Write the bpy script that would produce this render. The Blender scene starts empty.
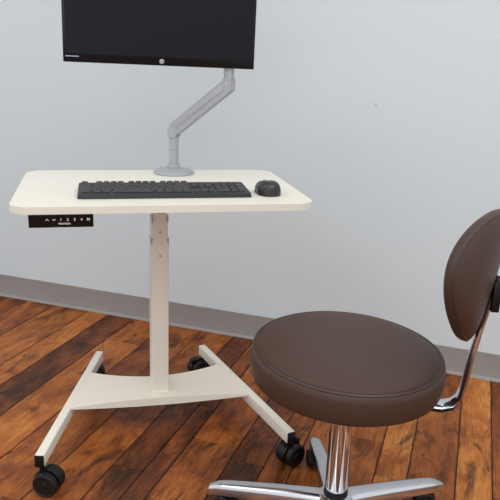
import bpy, bmesh, math, random
from mathutils import Vector, Matrix
random.seed(7)
C = bpy.context.scene
COL = C.collection
PI = math.pi

# ------------------------------------------------------------------ camera, light, exposure
cam_d = bpy.data.cameras.new('camera'); cam = bpy.data.objects.new('camera', cam_d); COL.objects.link(cam)
cam_d.sensor_width = 36; cam_d.lens = 36 * 664.09 / 500; cam_d.clip_start = 0.02
R = Matrix(((0.9452, -0.1234, 0.3024), (0.3246, 0.2530, -0.9114), (0.0359, 0.9596, 0.2792)))
cam.matrix_world = Matrix.Translation((0, 0, 1.133)) @ R.to_quaternion().to_matrix().to_4x4()
C.camera = cam
C.view_settings.view_transform = 'Standard'; C.view_settings.look = 'None'
C.view_settings.gamma = 1; C.view_settings.use_curve_mapping = False
C.view_settings.exposure = 0.57

w = bpy.data.worlds.new('room_light'); C.world = w; w.use_nodes = True
bg = w.node_tree.nodes['Background']; bg.inputs[0].default_value = (0.93, 0.97, 1.0, 1); bg.inputs[1].default_value = 0.72

def area(name, loc, rot, sx, sy, power, col):
    d = bpy.data.lights.new(name, 'AREA'); d.shape = 'RECTANGLE'; d.size = sx; d.size_y = sy
    d.energy = power; d.color = col
    o = bpy.data.objects.new(name, d); COL.objects.link(o); o.location = loc; o.rotation_euler = rot
    return o
area('ceiling_panel_light', (0.7, 0.7, 2.72), (0, 0, 0), 1.2, 1.8, 17, (1, 0.985, 0.95))
area('ceiling_panel_light', (-1.9, 0.3, 2.72), (0, 0, 0), 1.2, 1.8, 10, (1, 0.985, 0.95))
area('ceiling_panel_light', (0.3, -1.8, 2.72), (0, 0, 0), 2.4, 1.2, 15, (1, 0.985, 0.95))

area('added_fill_light', (0.6, -3.2, 1.3), (PI / 2, 0, 0), 2.4, 1.5, 7, (0.95, 0.98, 1))  # soft fill added behind the camera to lighten front faces, no real window

# ------------------------------------------------------------------ helpers
def s2l(c):
    return tuple(((v / 255) / 12.92 if v / 255 <= 0.04045 else ((v / 255 + 0.055) / 1.055) ** 2.4) for v in c) + (1,)

def mat(name, rgb, rough=0.5, metal=0.0, spec=0.5, bump=0.0, bscale=300, var=0.0, vscale=6, coat=0.0):
    m = bpy.data.materials.new(name); m.use_nodes = True
    nt = m.node_tree; b = nt.nodes['Principled BSDF']
    b.inputs['Base Color'].default_value = s2l(rgb); b.inputs['Roughness'].default_value = rough
    b.inputs['Metallic'].default_value = metal; b.inputs['Specular IOR Level'].default_value = spec
    b.inputs['Coat Weight'].default_value = coat
    tc = nt.nodes.new('ShaderNodeTexCoord')
    n = nt.nodes.new('ShaderNodeTexNoise'); n.inputs['Scale'].default_value = vscale; n.inputs['Detail'].default_value = 4
    nt.links.new(tc.outputs['Object'], n.inputs['Vector'])
    if var > 0:
        mx = nt.nodes.new('ShaderNodeMix'); mx.data_type = 'RGBA'
        c = s2l(rgb); mx.inputs[6].default_value = tuple(v * (1 - var) for v in c[:3]) + (1,)
        mx.inputs[7].default_value = tuple(min(1, v * (1 + var)) for v in c[:3]) + (1,)
        nt.links.new(n.outputs['Fac'], mx.inputs[0]); nt.links.new(mx.outputs[2], b.inputs['Base Color'])
    if bump > 0:
        n2 = nt.nodes.new('ShaderNodeTexNoise'); n2.inputs['Scale'].default_value = bscale; n2.inputs['Detail'].default_value = 3
        nt.links.new(tc.outputs['Object'], n2.inputs['Vector'])
        bp = nt.nodes.new('ShaderNodeBump'); bp.inputs['Strength'].default_value = bump; bp.inputs['Distance'].default_value = 0.001
        nt.links.new(n2.outputs['Fac'], bp.inputs['Height']); nt.links.new(bp.outputs['Normal'], b.inputs['Normal'])
    return m

def obj(name, bm, m, parent=None, smooth=True, angle=35):
    bmesh.ops.recalc_face_normals(bm, faces=bm.faces[:])
    me = bpy.data.meshes.new(name); bm.to_mesh(me); bm.free()
    if m: me.materials.append(m)
    if smooth:
        for p in me.polygons: p.use_smooth = True
        me.set_sharp_from_angle(angle=math.radians(angle))
    o = bpy.data.objects.new(name, me); COL.objects.link(o)
    if parent: o.parent = parent
    return o

def thing(name, label, cat, loc=(0, 0, 0), rotz=0, group=None):
    o = bpy.data.objects.new(name, None); COL.objects.link(o); o.empty_display_size = 0.05
    o.location = loc; o.rotation_euler = (0, 0, rotz)
    o['label'] = label; o['category'] = cat
    if group: o['group'] = group
    return o

def bevel(bm, off, seg=2, ang=30, geom=None):
    if geom is None:
        geom = [e for e in bm.edges if len(e.link_faces) == 2 and e.calc_face_angle(0) > math.radians(ang)]
    bmesh.ops.bevel(bm, geom=geom, offset=off, segments=seg, affect='EDGES', profile=0.5)

def box(bm, c, s, M=None):
    r = bmesh.ops.create_cube(bm, size=1)
    T = Matrix.Translation(c) @ Matrix.Diagonal((s[0], s[1], s[2], 1))
    if M: T = M @ T
    bmesh.ops.transform(bm, matrix=T, verts=r['verts']); return r['verts']

def bbox(c, s, b=0.0, seg=2, M=None):
    bm = bmesh.new(); box(bm, c, s)
    if b: bevel(bm, b, seg)
    if M: bmesh.ops.transform(bm, matrix=M, verts=bm.verts[:])
    return bm

def lathe(bm, prof, n=48, M=None):
    """prof = [(r, z)...] revolved about z"""
    rings = []
    for r, z in prof:
        if r < 1e-6: v = [bm.verts.new((0, 0, z))]
        else: v = [bm.verts.new((r * math.cos(2 * PI * i / n), r * math.sin(2 * PI * i / n), z)) for i in range(n)]
        rings.append(v)
    for a, b in zip(rings, rings[1:]):
        for i in range(n):
            j = (i + 1) % n
            if len(a) == 1 and len(b) == 1: continue
            if len(a) == 1: bm.faces.new((a[0], b[i], b[j]))
            elif len(b) == 1: bm.faces.new((a[i], a[j], b[0]))
            else: bm.faces.new((a[i], a[j], b[j], b[i]))
    vs = [v for rg in rings for v in rg]
    if M: bmesh.ops.transform(bm, matrix=M, verts=vs)
    return vs

def prism(bm, pts, z0, z1):
    lo = [bm.verts.new((x, y, z0)) for x, y in pts]; hi = [bm.verts.new((x, y, z1)) for x, y in pts]
    n = len(pts)
    for i in range(n):
        j = (i + 1) % n; bm.faces.new((lo[i], lo[j], hi[j], hi[i]))
    bm.faces.new(hi); bm.faces.new(lo[::-1])

def tube(bm, pts, rad, n=12, closed=False, flat=None, cap=True):
    """sweep a circle (or ellipse rad x flat) along pts"""
    P = [Vector(p) for p in pts]; rings = []; N = len(P); up = None
    for i in range(N):
        if closed: t = P[(i + 1) % N] - P[i - 1]
        else: t = P[min(i + 1, N - 1)] - P[max(i - 1, 0)]
        t.normalize()
        if up is None:
            up = Vector((0, 0, 1)) if abs(t.z) < 0.9 else Vector((0, 1, 0))
        u = (up - t * up.dot(t)).normalized(); up = u; s = t.cross(u)
        r1 = rad[i] if isinstance(rad, (list, tuple)) else rad
        r2 = r1 if flat is None else (flat[i] if isinstance(flat, (list, tuple)) else flat)
        rings.append([bm.verts.new(P[i] + u * r1 * math.cos(2 * PI * k / n) + s * r2 * math.sin(2 * PI * k / n)) for k in range(n)])
    for i in range(N if closed else N - 1):
        a, b = rings[i], rings[(i + 1) % N]
        for k in range(n):
            bm.faces.new((a[k], a[(k + 1) % n], b[(k + 1) % n], b[k]))
    if cap and not closed:
        bm.faces.new(rings[0][::-1]); bm.faces.new(rings[-1])

def rrect(w_, d, r, n=8):
    pts = []
    for cx, cy, a0 in ((w_ / 2 - r, d / 2 - r, 0), (-w_ / 2 + r, d / 2 - r, 90), (-w_ / 2 + r, -d / 2 + r, 180), (w_ / 2 - r, -d / 2 + r, 270)):
        for i in range(n + 1):
            a = math.radians(a0 + 90 * i / n); pts.append((cx + r * math.cos(a), cy + r * math.sin(a)))
    return pts

def text_mesh(name, body, size, m, parent, M, ext=0.0002, bold=0.0, shear=0.0):
    cu = bpy.data.curves.new(name, 'FONT'); cu.body = body; cu.size = size; cu.extrude = ext
    cu.align_x = 'CENTER'; cu.align_y = 'CENTER'; cu.offset = bold; cu.shear = shear; cu.resolution_u = 3
    t = bpy.data.objects.new(name, cu); COL.objects.link(t)
    dg = bpy.context.evaluated_depsgraph_get(); me = bpy.data.meshes.new_from_object(t.evaluated_get(dg))
    bpy.data.objects.remove(t); me.transform(M); me.materials.clear(); me.materials.append(m)
    o = bpy.data.objects.new(name, me); COL.objects.link(o); o.parent = parent
    return o

# ------------------------------------------------------------------ materials
M_white = mat('warm_white_laminate', (225, 219, 206), 0.42, var=0.015, vscale=20)
M_steel = mat('cream_powder_coat', (226, 218, 205), 0.45, bump=0.06, bscale=900, var=0.02)
M_blackpl = mat('black_plastic', (13, 12, 12), 0.42, spec=0.35, bump=0.05, bscale=700)
M_rubber = mat('dark_rubber', (17, 15, 15), 0.5, spec=0.35, bump=0.05)
M_gloss = mat('glossy_black_plastic', (9, 9, 12), 0.2, spec=0.3, var=0.05)
M_screen = mat('dark_screen', (17, 16, 25), 0.38, spec=0.18, var=0.03)
M_silver = mat('silver_paint', (166, 167, 172), 0.36, metal=0.25, var=0.03, bump=0.03, bscale=900)
M_key = mat('charcoal_keys', (48, 46, 47), 0.5, var=0.05)
M_case = mat('black_keyboard_case', (30, 30, 32), 0.45, var=0.05)
M_mark = mat('white_print', (195, 195, 198), 0.5)
M_logo = mat('grey_emblem', (190, 190, 195), 0.35)
M_chrome = mat('polished_chrome', (225, 226, 230), 0.1, metal=1.0, var=0.02)
M_alu = mat('polished_aluminium', (205, 206, 210), 0.2, metal=1.0, var=0.03, bump=0.02)
M_vinyl = mat('brown_upholstery_vinyl', (69, 49, 41), 0.45, spec=0.3, bump=0.12, bscale=420, var=0.05, vscale=9)
M_piping = mat('brown_seam_vinyl', (50, 37, 32), 0.5, bump=0.1, bscale=500)
M_bb = mat('grey_vinyl_cove', (143, 138, 135), 0.42, var=0.04, vscale=4)

def wall_mat():
    m = bpy.data.materials.new('pale_blue_grey_paint'); m.use_nodes = True; nt = m.node_tree; b = nt.nodes['Principled BSDF']
    b.inputs['Roughness'].default_value = 0.6; b.inputs['Specular IOR Level'].default_value = 0.3
    tc = nt.nodes.new('ShaderNodeTexCoord'); n = nt.nodes.new('ShaderNodeTexNoise'); n.inputs['Scale'].default_value = 2.2; n.inputs['Detail'].default_value = 5
    nt.links.new(tc.outputs['Object'], n.inputs['Vector'])
    mx = nt.nodes.new('ShaderNodeMix'); mx.data_type = 'RGBA'
    mx.inputs[6].default_value = s2l((203, 211, 216)); mx.inputs[7].default_value = s2l((207, 214, 217))
    nt.links.new(n.outputs['Fac'], mx.inputs[0])
    # one small scuff on the paint
    vd = nt.nodes.new('ShaderNodeVectorMath'); vd.operation = 'DISTANCE'; vd.inputs[1].default_value = SCUFF
    nt.links.new(tc.outputs['Object'], vd.inputs[0])
    mr = nt.nodes.new('ShaderNodeMapRange'); mr.inputs[1].default_value = 0.003; mr.inputs[2].default_value = 0.009
    mr.inputs[3].default_value = 0.3; mr.inputs[4].default_value = 0
    nt.links.new(vd.outputs['Value'], mr.inputs[0])
    m2 = nt.nodes.new('ShaderNodeMix'); m2.data_type = 'RGBA'; m2.inputs[7].default_value = s2l((120, 122, 124))
    nt.links.new(mr.outputs[0], m2.inputs[0]); nt.links.new(mx.outputs[2], m2.inputs[6]); nt.links.new(m2.outputs[2], b.inputs['Base Color'])
    n2 = nt.nodes.new('ShaderNodeTexNoise'); n2.inputs['Scale'].default_value = 160; n2.inputs['Detail'].default_value = 2
    nt.links.new(tc.outputs['Object'], n2.inputs['Vector'])
    bp = nt.nodes.new('ShaderNodeBump'); bp.inputs['Strength'].default_value = 0.08; bp.inputs['Distance'].default_value = 0.001
    nt.links.new(n2.outputs['Fac'], bp.inputs['Height']); nt.links.new(bp.outputs['Normal'], b.inputs['Normal'])
    return m
SCUFF = (-0.358, 2.45, 0.985)
WALL_Y = 2.45

def floor_mat():
    m = bpy.data.materials.new('old_pine_boards'); m.use_nodes = True; nt = m.node_tree; b = nt.nodes['Principled BSDF']; L = nt.links.new
    N = nt.nodes.new
    tc = N('ShaderNodeTexCoord'); at = N('ShaderNodeAttribute'); at.attribute_name = 'board'
    sp = N('ShaderNodeSeparateColor'); L(at.outputs['Color'], sp.inputs[0])
    off = N('ShaderNodeCombineXYZ'); L(sp.outputs[2], off.inputs[2])
    ml = N('ShaderNodeVectorMath'); ml.operation = 'SCALE'; ml.inputs[3].default_value = 40; L(off.outputs[0], ml.inputs[0])
    ad = N('ShaderNodeVectorMath'); ad.operation = 'ADD'; L(tc.outputs['Object'], ad.inputs[0]); L(ml.outputs[0], ad.inputs[1])
    def noise(sc, scale, det=5, rough=0.6, dist=0.0):
        mp = N('ShaderNodeMapping'); mp.inputs['Scale'].default_value = sc; L(ad.outputs[0], mp.inputs['Vector'])
        n = N('ShaderNodeTexNoise'); n.inputs['Scale'].default_value = scale; n.inputs['Detail'].default_value = det
        n.inputs['Roughness'].default_value = rough; n.inputs['Distortion'].default_value = dist
        L(mp.outputs[0], n.inputs['Vector']); return n.outputs['Fac']
    def ramp(fac, stops):
        r = N('ShaderNodeValToRGB'); e = r.color_ramp.elements
        while len(e) < len(stops): e.new(0.5)
        for el, (p, c) in zip(e, stops): el.position = p; el.color = c if len(c) == 4 else s2l(c)
        L(fac, r.inputs[0]); return r.outputs[0]
    def mix(f, a, c, mode='MIX'):
        x = N('ShaderNodeMix'); x.data_type = 'RGBA'; x.blend_type = mode
        if isinstance(f, (int, float)): x.inputs[0].default_value = f
        else: L(f, x.inputs[0])
        for s, v in ((6, a), (7, c)):
            if isinstance(v, tuple): x.inputs[s].default_value = v
            else: L(v, x.inputs[s])
        return x.outputs[2]
    def math_(op, a, c):
        x = N('ShaderNodeMath'); x.operation = op; x.use_clamp = True
        for i, v in enumerate((a, c)):
            if isinstance(v, (int, float)): x.inputs[i].default_value = v
            else: L(v, x.inputs[i])
        return x.outputs[0]
    grain = noise((9, 1.1, 1), 9, 7, 0.66, 1.2)
    patch = noise((1.9, 1, 1), 4.2, 7, 0.66, 0.7)
    fine = noise((30, 1.6, 1), 14, 4, 0.7, 0.2)
    f = math_('ADD', math_('MULTIPLY', grain, 0.36), math_('ADD', math_('MULTIPLY', patch, 0.54), math_('MULTIPLY', fine, 0.10)))
    ctr = N('ShaderNodeMapRange'); ctr.clamp = False; ctr.inputs[1].default_value = 0.35; ctr.inputs[2].default_value = 0.65; ctr.inputs[3].default_value = 0.30; ctr.inputs[4].default_value = 0.72; L(f, ctr.inputs[0]); f = ctr.outputs[0]
    f = math_('ADD', f, math_('SUBTRACT', sp.outputs[0], 0.5))
    # second, negative half of the board tone
    f = math_('SUBTRACT', f, math_('MULTIPLY', sp.outputs[1], 0.5))
    col = ramp(f, [(0.22, (44, 23, 15)), (0.37, (92, 48, 24)), (0.51, (138, 75, 34)), (0.65, (172, 101, 45)), (0.83, (204, 138, 70))])
    # dark water stains with ragged edges
    st = noise((2.2, 0.8, 1), 5.5, 7, 0.68, 1.0)
    sf = ramp(st, [(0.53, (0, 0, 0, 1)), (0.66, (0.85, 0.85, 0.85, 1))])
    col = mix(sf, col, s2l((46, 26, 18)))
    # long dark grain lines
    ln = noise((38, 0.8, 1), 5, 3, 0.5, 0.3)
    lf = ramp(ln, [(0.63, (0, 0, 0, 1)), (0.72, (0.55, 0.55, 0.55, 1))])
    col = mix(lf, col, s2l((58, 31, 18)))
    # nail holes and small knots
    mp = N('ShaderNodeMapping'); mp.inputs['Scale'].default_value = (1.0, 0.55, 1); L(ad.outputs[0], mp.inputs['Vector'])
    vo = N('ShaderNodeTexVoronoi'); vo.inputs['Scale'].default_value = 13; L(mp.outputs[0], vo.inputs['Vector'])
    kf = ramp(vo.outputs['Distance'], [(0.05, (0.85, 0.85, 0.85, 1)), (0.10, (0, 0, 0, 1))])
    sc = N('ShaderNodeSeparateColor'); L(vo.outputs['Color'], sc.inputs[0])
    gate = math_('GREATER_THAN', sc.outputs[0], 0.45)
    col = mix(math_('MULTIPLY', kf, gate), col, s2l((36, 21, 16)))
    # grime worked into the joints between boards, ragged
    a2 = N('ShaderNodeAttribute'); a2.attribute_name = 'across'; s2 = N('ShaderNodeSeparateColor'); L(a2.outputs['Color'], s2.inputs[0])
    dd = math_('MINIMUM', s2.outputs[0], math_('SUBTRACT', s2.outputs[1], s2.outputs[0]))
    gn = noise((3.0, 1.4, 1), 9, 5, 0.65, 0.4)
    wdt = N('ShaderNodeMapRange'); wdt.inputs[1].default_value = 0.38; wdt.inputs[2].default_value = 0.68; wdt.inputs[3].default_value = 0.0006; wdt.inputs[4].default_value = 0.0085; L(gn, wdt.inputs[0])
    ef = N('ShaderNodeMath'); ef.operation = 'DIVIDE'; ef.use_clamp = True; L(dd, ef.inputs[0]); L(wdt.outputs[0], ef.inputs[1])
    col = mix(math_('MULTIPLY', math_('SUBTRACT', 1.0, ef.outputs[0]), 0.7), col, s2l((38, 21, 14)))
    L(col, b.inputs['Base Color'])
    rr = N('ShaderNodeMapRange'); rr.inputs[3].default_value = 0.34; rr.inputs[4].default_value = 0.55; L(grain, rr.inputs[0]); L(rr.outputs[0], b.inputs['Roughness'])
    b.inputs['Specular IOR Level'].default_value = 0.2
    bp = N('ShaderNodeBump'); bp.inputs['Strength'].default_value = 0.12; bp.inputs['Distance'].default_value = 0.002
    L(grain, bp.inputs['Height']); L(bp.outputs['Normal'], b.inputs['Normal'])
    return m

# ------------------------------------------------------------------ the room
def struct(name, bm, m, **k):
    o = obj(name, bm, m, **k); o['kind'] = 'structure'; return o

def build_floor():
    bm = bmesh.new(); lay = bm.loops.layers.float_color.new('board'); lay2 = bm.loops.layers.float_color.new('across')
    # seams as seen: x positions between boards that run to the wall; tone = lighter (+) / darker (-)
    vis = [(-1.90, -0.02), (-1.748, 0.05), (-1.569, 0.10), (-1.466, -0.11), (-1.337, 0.03), (-1.18, 0.0), (-1.01, 0.01), (-0.868, -0.11), (-0.775, -0.13),
           (-0.714, 0.04), (-0.566, -0.09), (-0.465, -0.03), (-0.385, 0.02), (-0.27, 0.05), (-0.159, 0.12), (-0.07, -0.01), (0.0626, 0.17), (0.161, -0.09), (0.285, 0.02)]
    xs = [v[0] for v in vis]; tones = [v[1] for v in vis]
    x = xs[0]
    while x > -3.6:
        x -= random.uniform(0.09, 0.15); xs.insert(0, x); tones.insert(0, random.uniform(-0.08, 0.08))
    while xs[-1] < 3.4:
        xs.append(xs[-1] + random.uniform(0.09, 0.15)); tones.append(random.uniform(-0.08, 0.08))
    g = 0.0011; z = 0.0
    ends = {-1.466: [2.13], -1.569: [1.80], -1.337: [2.20], -0.714: [1.66], -0.566: [1.60], -0.868: [1.45]}
    for i in range(len(xs) - 1):
        cuts = ends.get(xs[i])
        ys = [WALL_Y]
        if cuts: ys += cuts
        y = ys[-1]
        first = not cuts
        while y > -2.6:
            y -= random.uniform(0.5, 2.2) if first else random.uniform(0.9, 2.2); first = False; ys.append(y)
        for j in range(len(ys) - 1):
            t = tones[i] + (random.uniform(-0.07, 0.07) if j else 0)
            x0, x1, y1, y0 = xs[i] + g, xs[i + 1] - g, ys[j] - (g * 0.7 if j else 0), ys[j + 1] + g * 0.7
            v = [bm.verts.new(p) for p in ((x0, y0, z), (x1, y0, z), (x1, y1, z), (x0, y1, z))]
            u = [bm.verts.new((p.co.x, p.co.y, -0.006)) for p in v]
            fs = [bm.faces.new(v)] + [bm.faces.new((u[k], u[(k + 1) % 4], v[(k + 1) % 4], v[k])) for k in range(4)]
            c = (0.5 + max(t, 0), max(-t, 0) * 2, random.random(), 1)
            for f in fs:
                for l in f.loops:
                    l[lay] = c; l[lay2] = (x1 - x0 if l.vert.co.x > (x0 + x1) / 2 else 0, x1 - x0, 0, 1)
    v = [bm.verts.new(p) for p in ((xs[0], -4.6, -0.006), (xs[-1], -4.6, -0.006), (xs[-1], WALL_Y + 0.02, -0.006), (xs[0], WALL_Y + 0.02, -0.006))]
    f = bm.faces.new(v)
    for l in f.loops: l[lay] = (0.5, 1.0, 0.3, 1)
    struct('floor', bm, floor_mat(), smooth=False)
build_floor()
struct('wall_back', bbox((0, WALL_Y + 0.05, 1.35), (7.4, 0.1, 2.76)), wall_mat(), smooth=False)
# cove base: thin vinyl strip whose toe flares out over the floor
bm = bmesh.new()
prof = [(0, 0.105), (-0.0025, 0.105), (-0.0035, 0.103), (-0.0035, 0.012), (-0.0045, 0.0085), (-0.007, 0.006), (-0.014, 0.003), (-0.015, 0.002), (-0.015, 0.0), (0, 0)]
ra = [bm.verts.new((-3.6, WALL_Y + y, z)) for y, z in prof]; rb = [bm.verts.new((3.6, WALL_Y + y, z)) for y, z in prof]
for i in range(len(prof)):
    j = (i + 1) % len(prof); bm.faces.new((ra[i], ra[j], rb[j], rb[i]))
bm.faces.new(ra); bm.faces.new(rb[::-1])
struct('baseboard_back', bm, M_bb, angle=18)

# ------------------------------------------------------------------ sit-stand desk
DESK = (-0.8224, 1.6652, 0); DYAW = math.radians(31.716)
DM = Matrix.Translation(DESK) @ Matrix.Rotation(DYAW, 4, 'Z')
desk = thing('standing_desk', 'small off-white height-adjustable desk on one column and a splayed base with black casters', 'desk', DESK, DYAW)
ZT = 0.777; TH = 0.0178
bm = bmesh.new(); prism(bm, [(x - 0.003, y) for x, y in rrect(0.756, 0.517, 0.05)], ZT - TH, ZT)
bevel(bm, 0.0035, 3, 60)
obj('tabletop', bm, M_white, desk)

def sect(bm, wd, dp, z0, z1, r, yc):
    pts = [(x, y + yc) for x, y in rrect(wd, dp, r, 4)]; prism(bm, pts, z0, z1)
YC = 0.079
bm = bmesh.new(); sect(bm, 0.0508, 0.09, 0.105, 0.60, 0.004, YC)
col_o = obj('column', bm, M_steel, desk)
bm = bmesh.new(); sect(bm, 0.0462, 0.085, 0.59, 0.668, 0.004, YC); obj('middle_tube', bm, M_steel, col_o)
bm = bmesh.new(); sect(bm, 0.0425, 0.080, 0.66, ZT - TH, 0.004, YC); obj('inner_tube', bm, M_steel, col_o)
for z, hw in ((0.600, 0.0235), (0.668, 0.0215)):          # glide clips peeping out at each stage, a bolt hole below
    for s in (-1, 1):
        obj('glide_clip', bbox((s * (hw + 0.001), YC - 0.038, z + 0.004), (0.004, 0.012, 0.02), 0.001), M_silver, col_o)
for z in (0.560, 0.632):
    bm = bmesh.new(); lathe(bm, [(0, 0.0006), (0.0022, 0.0006), (0.0026, 0)], 12, Matrix.Translation((0, YC - (0.0452 if z < 0.6 else 0.0427), z)) @ Matrix.Rotation(PI / 2, 4, 'X'))
    obj('bolt', bm, M_rubber, col_o)
bm = bmesh.new(); box(bm, (0, YC, ZT - TH - 0.006), (0.36, 0.07, 0.012)); bevel(bm, 0.002, 1)
obj('top_bracket', bm, M_steel, desk)

# trapezoid base plate: curved edges, skirt deepest in the middle
def bar_x(y): return 0.343 - 0.161 * (y + 0.256) / 0.624
bm = bmesh.new(); n = 28
top_f, bot_f, top_b, bot_b = [], [], [], []
for i in range(n + 1):
    t = -1 + 2 * i / n
    yf = -0.022 + 0.024 * (1 - t * t) ** 0.9 if abs(t) < 1 else -0.022
    yb = 0.208 - 0.060 * (1 - abs(t) ** 1.8)
    hx = bar_x(yf) - 0.006; hb = bar_x(yb) - 0.006
    dpt = 0.004 + 0.021 * (1 - t * t)
    zt = 0.1125
    top_f.append(bm.verts.new((t * hx, yf, zt))); bot_f.append(bm.verts.new((t * hx, yf - 0.001, zt - dpt)))
    top_b.append(bm.verts.new((t * hb, yb, zt))); bot_b.append(bm.verts.new((t * hb, yb, zt - 0.004)))
for i in range(n):
    bm.faces.new((top_f[i], top_f[i + 1], top_b[i + 1], top_b[i])); bm.faces.new((bot_f[i], bot_f[i + 1], top_f[i + 1], top_f[i]))
    bm.faces.new((top_b[i], top_b[i + 1], bot_b[i + 1], bot_b[i])); bm.faces.new((bot_b[i], bot_b[i + 1], bot_f[i + 1], bot_f[i]))
bm.faces.new((top_f[0], top_b[0], bot_b[0], bot_f[0])); bm.faces.new((top_f[n], bot_f[n], bot_b[n], top_b[n]))
bevel(bm, 0.0015, 2, 50)
obj('base_plate', bm, M_steel, desk)
bm = bmesh.new(); box(bm, (0, YC, 0.1145), (0.0535, 0.0930, 0.004)); bevel(bm, 0.001, 1)
obj('column_foot', bm, M_steel, desk)
for s in (-1, 1):
    a = Vector((s * 0.343, -0.256, 0.096)); b_ = Vector((s * 0.182, 0.368, 0.096)); d = b_ - a
    M = Matrix.Translation((a + b_) / 2) @ Matrix.Rotation(math.atan2(d.y, d.x), 4, 'Z')
    bar = obj('foot_bar', bbox((0, 0, 0), (d.length, 0.0245, 0.034), 0.0016, 2, M), M_steel, desk)
    for e in (-1, 1):
        obj('end_cap', bbox((e * (d.length / 2 + 0.0015), 0, 0), (0.004, 0.0243, 0.0338), 0.001, 2, M), M_blackpl, bar)

WR = 0.034                                                   # caster wheel radius
def caster(parent, x, y, ang, z_top, brake=False, wr=WR, scale=1.0):
    """twin-wheel caster; stem at (x, y), wheels trailing towards ang"""
    M = Matrix.Translation((x, y, 0)) @ Matrix.Rotation(ang, 4, 'Z'); tr = 0.018 * scale
    bm = bmesh.new()
    # hood: arc shell over the wheels
    ns = 12; hw = 0.009 * scale; prev = None; ro = wr + 0.0035; ri = wr * 0.45
    for i in range(ns + 1):
        a = math.radians(-8 + 200 * i / ns)
        ring = [bm.verts.new(M @ Vector((tr + r * math.cos(a), yy, wr + r * math.sin(a)))) for r, yy in ((ri, -hw), (ro, -hw), (ro, hw), (ri, hw))]
        if prev:
            for k in range(4): bm.faces.new((prev[k], prev[(k + 1) % 4], ring[(k + 1) % 4], ring[k]))
        else: bm.faces.new(ring)
        prev = ring
    bm.faces.new(prev[::-1])
    lathe(bm, [(0, z_top), (0.0075 * scale, z_top), (0.0075 * scale, wr), (0, wr)], 16, M)
    lathe(bm, [(0, -0.021 * scale), (0.006 * scale, -0.021 * scale), (0.006 * scale, 0.021 * scale), (0, 0.021 * scale)], 14, M @ Matrix.Translation((tr, 0, wr)) @ Matrix.Rotation(PI / 2, 4, 'X'))
    c = obj('caster', bm, M_blackpl, parent)
    for s in (-1, 1):
        bm = bmesh.new(); t = 0.020 * scale; r = wr
        lathe(bm, [(0, -t / 2), (r - 0.004, -t / 2), (r - 0.001, -t / 2 + 0.002), (r, -t / 2 + 0.006), (r, t / 2 - 0.006), (r - 0.001, t / 2 - 0.002), (r - 0.005, t / 2), (r - 0.007, t / 2 - 0.0015), (0.010, t / 2 - 0.0015), (0.009, t / 2), (0, t / 2)], 32,
              M @ Matrix.Translation((tr, s * (0.0195 * scale), wr)) @ Matrix.Rotation(-s * PI / 2, 4, 'X'))
        obj('wheel', bm, M_rubber, c)
    if brake:
        bm = bmesh.new()
        lathe(bm, [(0, -0.004), (0.010, -0.004), (0.011, -0.002), (0.011, 0.002), (0.010, 0.004), (0, 0.004)], 20, M @ Matrix.Translation((tr + wr * 0.75, 0, wr * 2.05)) @ Matrix.Rotation(0.5, 4, 'Y'))
        box(bm, (tr + wr * 0.5, 0, wr * 1.75), (0.03, 0.010, 0.006), M)
        obj('brake_lever', bm, M_blackpl, c)
    return c
caster(desk, -0.338, -0.247, math.radians(-25), 0.08)
caster(desk, 0.334, -0.246, math.radians(30), 0.08, brake=True)
caster(desk, -0.187, 0.350, math.radians(165), 0.08)
caster(desk, 0.186, 0.352, math.radians(200), 0.08, brake=True)

# control panel under the front edge
px0, px1 = -0.335, -0.1865
bm = bmesh.new(); zt = ZT - TH
pr = [(-0.262, zt), (-0.2605, zt - 0.028), (-0.256, zt - 0.0325), (-0.19, zt - 0.012), (-0.19, zt)]
a = [bm.verts.new((px0, y, z)) for y, z in pr]; b_ = [bm.verts.new((px1, y, z)) for y, z in pr]
for i in range(len(pr)):
    j = (i + 1) % len(pr); bm.faces.new((a[i], a[j], b_[j], b_[i]))
bm.faces.new(a); bm.faces.new(b_[::-1]); bevel(bm, 0.005, 3, 60)
cp = obj('control_panel', bm, M_gloss, desk)
FM = Matrix.Translation((0, -0.2625, 0)) @ Matrix.Rotation(PI / 2 - 0.05, 4, 'X')
def on_face(x, z): return Matrix.Translation((x, -0.2622 + (zt - z) * 0.045, z)) @ Matrix.Rotation(PI / 2 - 0.05, 4, 'X')
for k, ch in enumerate(('^', 'v', '1', '2', '3', '4', 'M')):
    x = -0.293 + k * 0.0158; z = zt - 0.0125
    if ch in '^v':
        bm = bmesh.new(); sgn = 1 if ch == '^' else -1
        for q in (-1, 1):
            tube(bm, [on_face(x, z) @ Vector((q * 0.0036, -0.0018 * sgn, 0)), on_face(x, z) @ Vector((0, 0.0020 * sgn, 0))], 0.0008, 6)
        obj('arrow_symbol', bm, M_mark, cp)
    else:
        text_mesh('button_symbol', ch, 0.0095, M_mark, cp, on_face(x, z), bold=0.0002)
text_mesh('maker_lettering', 'TiMOTION', 0.0058, M_mark, cp, on_face(-0.254, zt - 0.0225), bold=0.0002)

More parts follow.
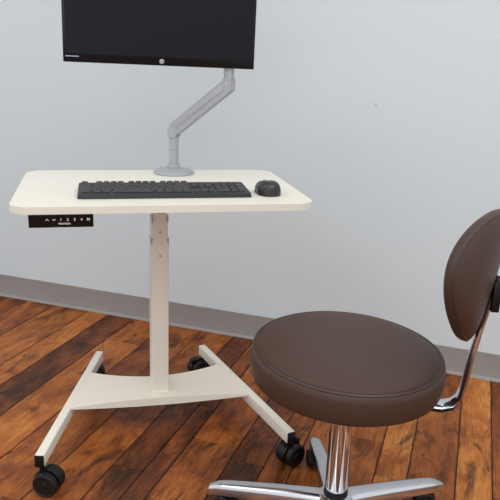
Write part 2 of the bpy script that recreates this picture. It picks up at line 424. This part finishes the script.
# ------------------------------------------------------------------ monitor arm
b0 = DM @ Vector((0.058, 0.200, 0))
BX, BY = b0.x, b0.y
arm = thing('monitor_arm', 'silver grey monitor arm with round base clamped at the back of the desk', 'monitor arm', (BX, BY, ZT))
bm = bmesh.new(); lathe(bm, [(0, 0), (0.061, 0), (0.0625, 0.003), (0.061, 0.009), (0.055, 0.012), (0.03, 0.016), (0.022, 0.018), (0, 0.018)], 64)
obj('base', bm, M_silver, arm)
EL = Vector((0, 0, 0.136)); EN = Vector((-0.7025 - BX, 1.863 - BY, 1.0550 - ZT))
dv = EN - EL; yw = math.atan2(dv.y, dv.x)
Ma = Matrix.Rotation(yw, 4, 'Z')                             # arm plane: local x along the link
L_ = math.hypot(dv.x, dv.y)
bm = bmesh.new(); lathe(bm, [(0, 0.016), (0.0205, 0.016), (0.0205, 0.024), (0.0185, 0.026), (0.0185, 0.030), (0, 0.030)], 40); obj('collar', bm, M_silver, arm)
bm = bmesh.new(); prism(bm, rrect(0.0245, 0.030, 0.009, 5), 0.028, 0.074); prism(bm, rrect(0.025, 0.0305, 0.009, 5), 0.075, 0.125)
bmesh.ops.transform(bm, matrix=Ma, verts=bm.verts[:]); obj('post', bm, M_silver, arm)
# link: bent bar, its profile drawn in the arm plane and given real width
hw = 0.0165; al = math.atan2(dv.z, L_); nx, nz = -math.sin(al), math.cos(al)
pts = [(-0.0125, 0.113), (-0.0125, 0.138), (-0.006, 0.146), (nx * hw + 0.006, 0.136 + nz * hw + 0.004), (L_ + nx * hw * 0.9 - 0.004, EN.z + nz * hw * 0.9 - 0.003), (L_ - 0.013, EN.z + 0.016), (L_ + 0.0135, EN.z + 0.016), (L_ + 0.0135, EN.z - 0.018), (0.0125, 0.119), (0.0125, 0.113)]
bm = bmesh.new()
fr = [bm.verts.new(Ma @ Vector((x, -0.019, z))) for x, z in pts]; bk = [bm.verts.new(Ma @ Vector((x, 0.019, z))) for x, z in pts]
for i in range(len(pts)):
    j = (i + 1) % len(pts); bm.faces.new((fr[i], fr[j], bk[j], bk[i]))
bm.faces.new(fr); bm.faces.new(bk[::-1]); bevel(bm, 0.004, 3, 12)
link = obj('lower_link', bm, M_silver, arm)
# raised cover along the link
Ml = Matrix.Translation(Ma @ Vector((L_ * 0.5, -0.0195, (0.136 + EN.z) / 2))) @ Ma @ Matrix.Rotation(-al, 4, 'Y')
obj('cover', bbox((0, 0, 0), (math.hypot(L_, dv.z) - 0.03, 0.0018, 0.017), 0.0008, 2, Ml), M_silver, link)
bm = bmesh.new(); lathe(bm, [(0, -0.0012), (0.0022, -0.0012), (0.003, 0.0), (0, 0.0)], 12, Matrix.Translation(Ma @ Vector((L_, -0.019, EN.z + 0.002))) @ Ma @ Matrix.Rotation(-PI / 2, 4, 'X'))
obj('screw', bm, M_mark, link)
bm = bmesh.new(); prism(bm, rrect(0.0255, 0.030, 0.008, 5), EN.z + 0.012, EN.z + 0.225)
bmesh.ops.transform(bm, matrix=Matrix.Translation((EN.x, EN.y, 0)) @ Ma, verts=bm.verts[:]); obj('upper_post', bm, M_silver, arm)

# ------------------------------------------------------------------ monitor
MW, MH = 0.530, 0.325
pL = Vector((-1.0825, 1.600, 1.1003)); pR = Vector((-0.632, 1.879, 1.1003))
MYAW = math.atan2(pR.y - pL.y, pR.x - pL.x); mc = (pL + pR) / 2
mon = thing('computer_monitor', 'wide black switched-off computer monitor held up by the grey arm', 'monitor', mc, MYAW); mon.rotation_euler = (0, math.radians(0.4765), MYAW)
bm = bmesh.new(); box(bm, (0, 0.010, MH / 2), (MW, 0.020, MH)); bevel(bm, 0.003, 3); obj('bezel', bm, M_gloss, mon)
bm = bmesh.new(); box(bm, (0, -0.0003, MH / 2 + 0.0075), (MW - 0.014, 0.001, MH - 0.031)); obj('screen', bm, M_screen, mon, smooth=False)
bm = bmesh.new(); v = box(bm, (0, 0.033, MH / 2), (MW - 0.03, 0.026, MH - 0.03)); 
for q in bm.verts:
    if q.co.y > 0.04: q.co.x *= 0.82; q.co.z = MH / 2 + (q.co.z - MH / 2) * 0.75
bevel(bm, 0.006, 2); obj('back_housing', bm, M_blackpl, mon)
lg = Matrix.Translation((0.0005, -0.0006, 0.0115)) @ Matrix.Rotation(PI / 2, 4, 'X')
bm = bmesh.new(); lathe(bm, [(0, 0.0), (0.0064, 0.0), (0.0062, 0.0006), (0, 0.0006)], 28, lg)
logo = obj('maker_emblem', bm, M_logo, mon)
obj('pale_strip', bbox((-MW / 2 + 0.024, -0.0004, 0.0155), (0.036, 0.001, 0.0028), 0.0003, 1), mat('pale_blue_strip', (150, 158, 190), 0.3), mon)  # plain pale blue strip at the bezel's lower left
text_mesh('emblem_letters', 'hp', 0.0098, M_gloss, logo, lg @ Matrix.Translation((0, 0.0002, 0.0007)), shear=0.25)
# the arm's upper link and plate reach the monitor's back
mm = Matrix.Translation(mc) @ Matrix.Rotation(MYAW, 4, 'Z')
pv = mm @ Vector((0, 0.0465, MH / 2)) - Vector((BX, BY, ZT)); pe = Vector((EN.x, EN.y, pv.z))
pb = mm @ Vector((0, 0.075, MH / 2)) - Vector((BX, BY, ZT))
bm = bmesh.new(); tube(bm, [pe, pe + (pb - pe) * 0.5, pb], 0.014, 16); obj('upper_link', bm, M_silver, arm)
bm = bmesh.new(); Mv = Matrix.Translation(pv) @ Matrix.Rotation(MYAW, 4, 'Z')
box(bm, (0, 0.004, 0), (0.115, 0.006, 0.115), Mv); box(bm, (0, 0.02, 0), (0.03, 0.03, 0.04), Mv); obj('mounting_plate', bm, M_silver, arm)

# ------------------------------------------------------------------ keyboard
kc = DM @ Vector((-0.0015, -0.110, ZT))
kb = thing('computer_keyboard', 'long black full-size computer keyboard along the front of the desk', 'keyboard', kc, DYAW)
KW, KD = 0.447, 0.132; TLT = math.radians(3.0)
KM = Matrix.Translation((0, -KD / 2, 0.001)) @ Matrix.Rotation(TLT, 4, 'X') @ Matrix.Translation((0, KD / 2, 0))
bm = bmesh.new(); prism(bm, rrect(KW, KD, 0.007, 4), 0, 0.0105)
for q in bm.verts:
    if q.co.z > 0.009: q.co.x *= 0.988; q.co.y *= 0.965
bevel(bm, 0.002, 2, 40); bmesh.ops.transform(bm, matrix=KM, verts=bm.verts[:])
obj('case', bm, M_case, kb)
for s in (-1, 1):
    obj('foot', bbox((s * 0.19, 0.053, 0.0035), (0.022, 0.006, 0.007), 0.001), M_case, kb)
def key(x, y, kw_, kd_, z=0.0105, h=0.005):
    bm = bmesh.new(); box(bm, (x, y, z + h / 2), (kw_, kd_, h))
    for q in bm.verts:
        if q.co.z > z + h / 2: q.co.x = x + (q.co.x - x) * 0.82; q.co.y = y + 0.0006 + (q.co.y - y) * 0.80
    bevel(bm, 0.0009, 1); bmesh.ops.transform(bm, matrix=KM, verts=bm.verts[:])
    return obj('key', bm, M_key, kb)
U = 0.0188; X0 = -KW / 2 + 0.0085; YR = [0.054, 0.0345, 0.0165, -0.0015, -0.0195, -0.0375]
rows = {1: [1] * 13 + [2], 2: [1.5] + [1] * 12 + [1.5], 3: [1.75] + [1] * 11 + [2.25], 4: [2.25] + [1] * 10 + [2.75], 5: [1.5, 1.25, 1.25, 6, 1.25, 1.25, 1.25, 1.25]}
for r, ws in rows.items():
    x = X0
    for wu in ws:
        key(x + wu * U / 2, YR[r], wu * U - 0.0016, 0.0162); x += wu * U
xe = X0 + 15.25 * U; xn = xe + 3.3 * U
for g0, n_ in ((0, 1), (2, 4), (6.5, 4), (11, 4)):
    for i in range(n_): key(X0 + (g0 + i + 0.5) * U, YR[0], U - 0.0016, 0.0145)
for i in range(3):
    key(xe + (i + 0.5) * U, YR[1], U - 0.0016, 0.0162); key(xe + (i + 0.5) * U, YR[2], U - 0.0016, 0.0162)
    key(xe + (i + 0.5) * U, YR[5], U - 0.0016, 0.0162)
key(xe + 1.5 * U, YR[4], U - 0.0016, 0.0162)
for r in (1, 2, 3, 4):
    for i in range(3): key(xn + (i + 0.5) * U, YR[r], U - 0.0016, 0.0162)
key(xn + U, YR[5], 2 * U - 0.0016, 0.0162); key(xn + 2.5 * U, YR[5], U - 0.0016, 0.0162)
key(xn + 3.5 * U, YR[1], U - 0.0016, 0.0162)
key(xn + 3.5 * U, (YR[2] + YR[3]) / 2, U - 0.0016, 2 * U - 0.0016); key(xn + 3.5 * U, (YR[4] + YR[5]) / 2, U - 0.0016, 2 * U - 0.0016)

# ------------------------------------------------------------------ mouse
ms = thing('computer_mouse', 'small black computer mouse on the desk right of the keyboard', 'mouse', DM @ Vector((0.2765, -0.122, ZT)), DYAW + math.radians(2))
def mouse_shell(bm, sx, sy, sz, y_off=0, z0=0.0, lo=0, hi=1):
    nu, nv = 40, 12; rings = []
    for j in range(nv + 1):
        ph = (PI / 2) * j / nv; ring = []
        if j == nv: ring = [bm.verts.new((0, -0.010 + y_off, z0 + sz))]
        else:
            for i in range(nu):
                a = 2 * PI * i / nu; ca, sa = math.cos(a), math.sin(a); e = 0.8
                rx = sx * math.copysign(abs(ca) ** e, ca); ry = sy * math.copysign(abs(sa) ** e, sa)
                k = math.cos(ph) ** 0.55; z = sz * math.sin(ph) ** 0.9
                waist = 1 - 0.10 * math.exp(-((ry - 0.01) / 0.02) ** 2)
                ring.append(bm.verts.new((rx * k * waist, ry * k - 0.010 * (j / nv) + y_off, z0 + z * (1 - 0.12 * max(0, ry / sy)))))
        rings.append(ring)
    for a, b in zip(rings, rings[1:]):
        for i in range(nu):
            j = (i + 1) % nu
            if len(b) == 1: bm.faces.new((a[i], a[j], b[0]))
            else: bm.faces.new((a[i], a[j], b[j], b[i]))
    bm.faces.new(rings[0][::-1])
bm = bmesh.new(); mouse_shell(bm, 0.0335, 0.050, 0.036, z0=0.002); body = obj('body', bm, mat('satin_black_shell', (34, 33, 36), 0.33, var=0.04), ms, angle=60)
bm = bmesh.new(); prism(bm, [(x * 1.0, y) for x, y in rrect(0.060, 0.098, 0.028, 8)], 0.0, 0.004); obj('sole', bm, M_rubber, ms)
bm = bmesh.new(); lathe(bm, [(0, -0.003), (0.008, -0.003), (0.009, -0.0015), (0.009, 0.0015), (0.008, 0.003), (0, 0.003)], 20, Matrix.Translation((0, 0.030, 0.0225)) @ Matrix.Rotation(PI / 2, 4, 'Y')); obj('scroll_wheel', bm, M_rubber, ms)
bm = bmesh.new(); tube(bm, [(-0.0305, -0.018, 0.018), (-0.0295, 0.0, 0.0185), (-0.0285, 0.022, 0.016)], [0.001, 0.0022, 0.001], 8, flat=[0.002, 0.005, 0.002]); obj('thumb_button', bm, M_gloss, ms)

# ------------------------------------------------------------------ stool with backrest
SX, SY = -0.2215, 1.408
stool = thing('swivel_stool', 'brown vinyl round swivel stool with curved backrest on a chrome five-star base', 'stool', (SX, SY, 0))
SR = 0.220; ZS = 0.494; STH = 0.079
prof = [(0, ZS + 0.008), (0.06, ZS + 0.0078), (0.12, ZS + 0.0068), (0.165, ZS + 0.005), (0.19, ZS + 0.0035), (0.205, ZS + 0.0015), (0.2135, ZS - 0.002), (0.2170, ZS - 0.0052), (0.2200, ZS - 0.010), (0.2222, ZS - 0.020), (0.2228, ZS - 0.042), (0.2218, ZS - 0.058), (0.2172, ZS - 0.071), (0.207, ZS - STH + 0.001), (0.19, ZS - STH - 0.002), (0, ZS - STH - 0.002)]
ST = Matrix.Translation((0, 0, ZS + 0.006)) @ Matrix.Rotation(math.radians(0.9), 4, 'X') @ Matrix.Rotation(math.radians(1.8), 4, 'Y') @ Matrix.Translation((0, 0, -ZS))
bm = bmesh.new(); lathe(bm, prof, 96, ST); seat = obj('seat', bm, M_vinyl, stool, angle=60)
bm = bmesh.new(); tube(bm, [ST @ Vector((0.2158 * math.cos(a), 0.2158 * math.sin(a), ZS - 0.0035)) for a in [2 * PI * i / 96 for i in range(96)]], 0.0016, 6, closed=True)
obj('seam', bm, M_piping, seat)
bm = bmesh.new(); tube(bm, [ST @ Vector((0.2095 * math.cos(a), 0.2095 * math.sin(a), ZS + 0.0002)) for a in [2 * PI * i / 96 for i in range(96)]], 0.0009, 6, closed=True)
obj('stitch_line', bm, M_piping, seat)
bm = bmesh.new(); lathe(bm, [(0, ZS - STH + 0.002), (0.10, ZS - STH + 0.002), (0.10, ZS - STH - 0.012), (0.06, ZS - STH - 0.022), (0, ZS - STH - 0.022)], 40); obj('seat_plate', bm, M_blackpl, stool)
bm = bmesh.new(); lathe(bm, [(0, 0.121), (0.0265, 0.121), (0.0275, 0.123), (0.0275, ZS - STH - 0.02), (0, ZS - STH - 0.02)], 48); obj('gas_column', bm, M_chrome, stool)
bm = bmesh.new(); lathe(bm, [(0, 0.10), (0.029, 0.10), (0.030, 0.103), (0.030, 0.115), (0.0285, 0.119), (0.0285, 0.125), (0, 0.125)], 40); obj('collar', bm, M_blackpl, stool)
bm = bmesh.new(); lathe(bm, [(0, 0.062), (0.036, 0.062), (0.041, 0.068), (0.043, 0.096), (0.040, 0.108), (0.033, 0.111), (0, 0.111)], 48); obj('hub', bm, M_alu, stool)
RL = 0.323
for k in range(5):
    a = math.radians(41 + 72 * k); Mk = Matrix.Rotation(a, 4, 'Z')
    bm = bmesh.new(); rings = []
    for i in range(15):
        t = i / 14; x = 0.025 + (RL - 0.025) * t
        hw_ = 0.026 - 0.008 * t; zt_ = 0.108 - 0.031 * t ** 1.2; th = 0.036 - 0.009 * t
        if i >= 12:                                          # blunt rounded toe
            q = (i - 11) / 3; hw_ *= 1 - 0.35 * q ** 3; zt_ -= 0.010 * q ** 4; th *= 1 - 0.15 * q ** 4
        sec = []
        for u, v in ((-1, -1), (-0.97, -0.35), (-0.80, -0.08), (-0.45, 0), (0.45, 0), (0.80, -0.08), (0.97, -0.35), (1, -1), (0.75, -1), (0.68, -0.55), (-0.68, -0.55), (-0.75, -1)):
            sec.append(bm.verts.new(Mk @ Vector((x, u * hw_, zt_ + v * th))))
        rings.append(sec)
    ns = len(rings[0])
    for p, q in zip(rings, rings[1:]):
        for j in range(ns): bm.faces.new((p[j], p[(j + 1) % ns], q[(j + 1) % ns], q[j]))
    bm.faces.new(rings[0]); bm.faces.new(rings[-1][::-1])
    obj('base_leg', bm, M_alu, stool, angle=50)
    c_ = Mk @ Vector((RL - 0.035, 0, 0))
    caster(stool, c_.x, c_.y, a + math.radians((160, 180, 150, 10, -30)[k]), 0.062, wr=0.026, scale=0.8)

# backrest: J-shaped chrome bar from under the seat, bracket, wraparound pad
def bar_pts():
    p = [(0.05, 0.388), (0.12, 0.384), (0.19, 0.378), (0.222, 0.376), (0.246, 0.383), (0.261, 0.400), (0.269, 0.440), (0.277, 0.51), (0.288, 0.58), (0.301, 0.65), (0.310, 0.70)]
    return [(x, 0, z) for x, z in p]
bm = bmesh.new(); n_ = len(bar_pts())
tube(bm, bar_pts(), 0.0075, 12, flat=[0.022, 0.022, 0.022, 0.022, 0.021, 0.019, 0.016, 0.014, 0.014, 0.014, 0.014]); obj('backrest_bar', bm, M_chrome, stool)
bm = bmesh.new(); tube(bm, [(x, 0, z - 0.0045) for x, _, z in bar_pts()[1:5]] + [(0.254, 0, 0.389)], [0.008, 0.008, 0.008, 0.0075, 0.003], 14, flat=[0.026, 0.026, 0.026, 0.0245, 0.016]); obj('bar_dark_reflection', bm, M_blackpl, stool)  # black shell on the low bend: the chrome's dark reflection put in as colour
def pad(bm, W_, H_, T_, Rc, inset=0.0):
    nu, nv = 56, 26; F, B = [], []
    def pos(r, a, side):
        ca, sa = math.cos(a), math.sin(a); e = 2 / 1.95
        u = W_ / 2 * r * math.copysign(abs(ca) ** e, ca); v = H_ / 2 * r * math.copysign(abs(sa) ** e, sa)
        t = T_ / 2 * (1 - r ** 5) ** 0.42
        d = t * (1.25 if side < 0 else 0.75) * side + T_ * 0.1
        th = u / Rc; rr = Rc + d
        x = -(Rc - rr * math.cos(th)) if False else rr * math.cos(th) - Rc
        return Vector((x, rr * math.sin(th), v))
    MP = Matrix.Translation((0.2678, 0.0407, 0.7009)) @ Matrix.Rotation(math.radians(-5.3), 4, 'Z') @ Matrix.Rotation(math.radians(9), 4, 'Y') @ Matrix.Rotation(math.radians(-18.6), 4, 'X')
    rows_ = [[None] * nu for _ in range(2 * nv + 1)]
    for j in range(2 * nv + 1):
        side = -1 if j <= nv else 1
        r = math.sin(PI / 2 * (j / nv)) if j <= nv else math.sin(PI / 2 * ((2 * nv - j) / nv))
        if j in (0, 2 * nv): rows_[j] = [bm.verts.new(MP @ pos(0, 0, side))]
        else: rows_[j] = [bm.verts.new(MP @ pos(r, 2 * PI * i / nu, side)) for i in range(nu)]
    for a, b in zip(rows_, rows_[1:]):
        for i in range(nu):
            k = (i + 1) % nu
            if len(a) == 1: bm.faces.new((a[0], b[i], b[k]))
            elif len(b) == 1: bm.faces.new((a[i], a[k], b[0]))
            else: bm.faces.new((a[i], a[k], b[k], b[i]))
    rim = []
    for i in range(nu):
        p = pos(0.985, 2 * PI * i / nu, 1); rim.append(MP @ p)
    return rim
bm = bmesh.new(); rim = pad(bm, 0.408, 0.2936, 0.060, 0.341); bk_ = obj('backrest_pad', bm, M_vinyl, stool, angle=70)
bm = bmesh.new(); tube(bm, rim, 0.0018, 6, closed=True); obj('seam', bm, M_piping, bk_)
bm = bmesh.new(); box(bm, (0.306, 0, 0.655), (0.018, 0.05, 0.07)); bevel(bm, 0.003, 2)
box(bm, (0.325, 0, 0.655), (0.03, 0.03, 0.035)); br = obj('bracket', bm, M_blackpl, stool)
bm = bmesh.new(); lathe(bm, [(0, 0), (0.006, 0), (0.006, 0.012), (0.016, 0.014), (0.018, 0.018), (0.018, 0.028), (0.015, 0.032), (0, 0.032)], 10, Matrix.Translation((0.338, 0, 0.655)) @ Matrix.Rotation(PI / 2, 4, 'Y')); obj('knob', bm, M_blackpl, br)

BYAW = math.radians(12)                                      # the backrest's direction about the column
for o in stool.children:
    if o.name.split('.')[0] in ('backrest_bar', 'bar_dark_reflection', 'bracket'): o.rotation_euler = (0, 0, BYAW)
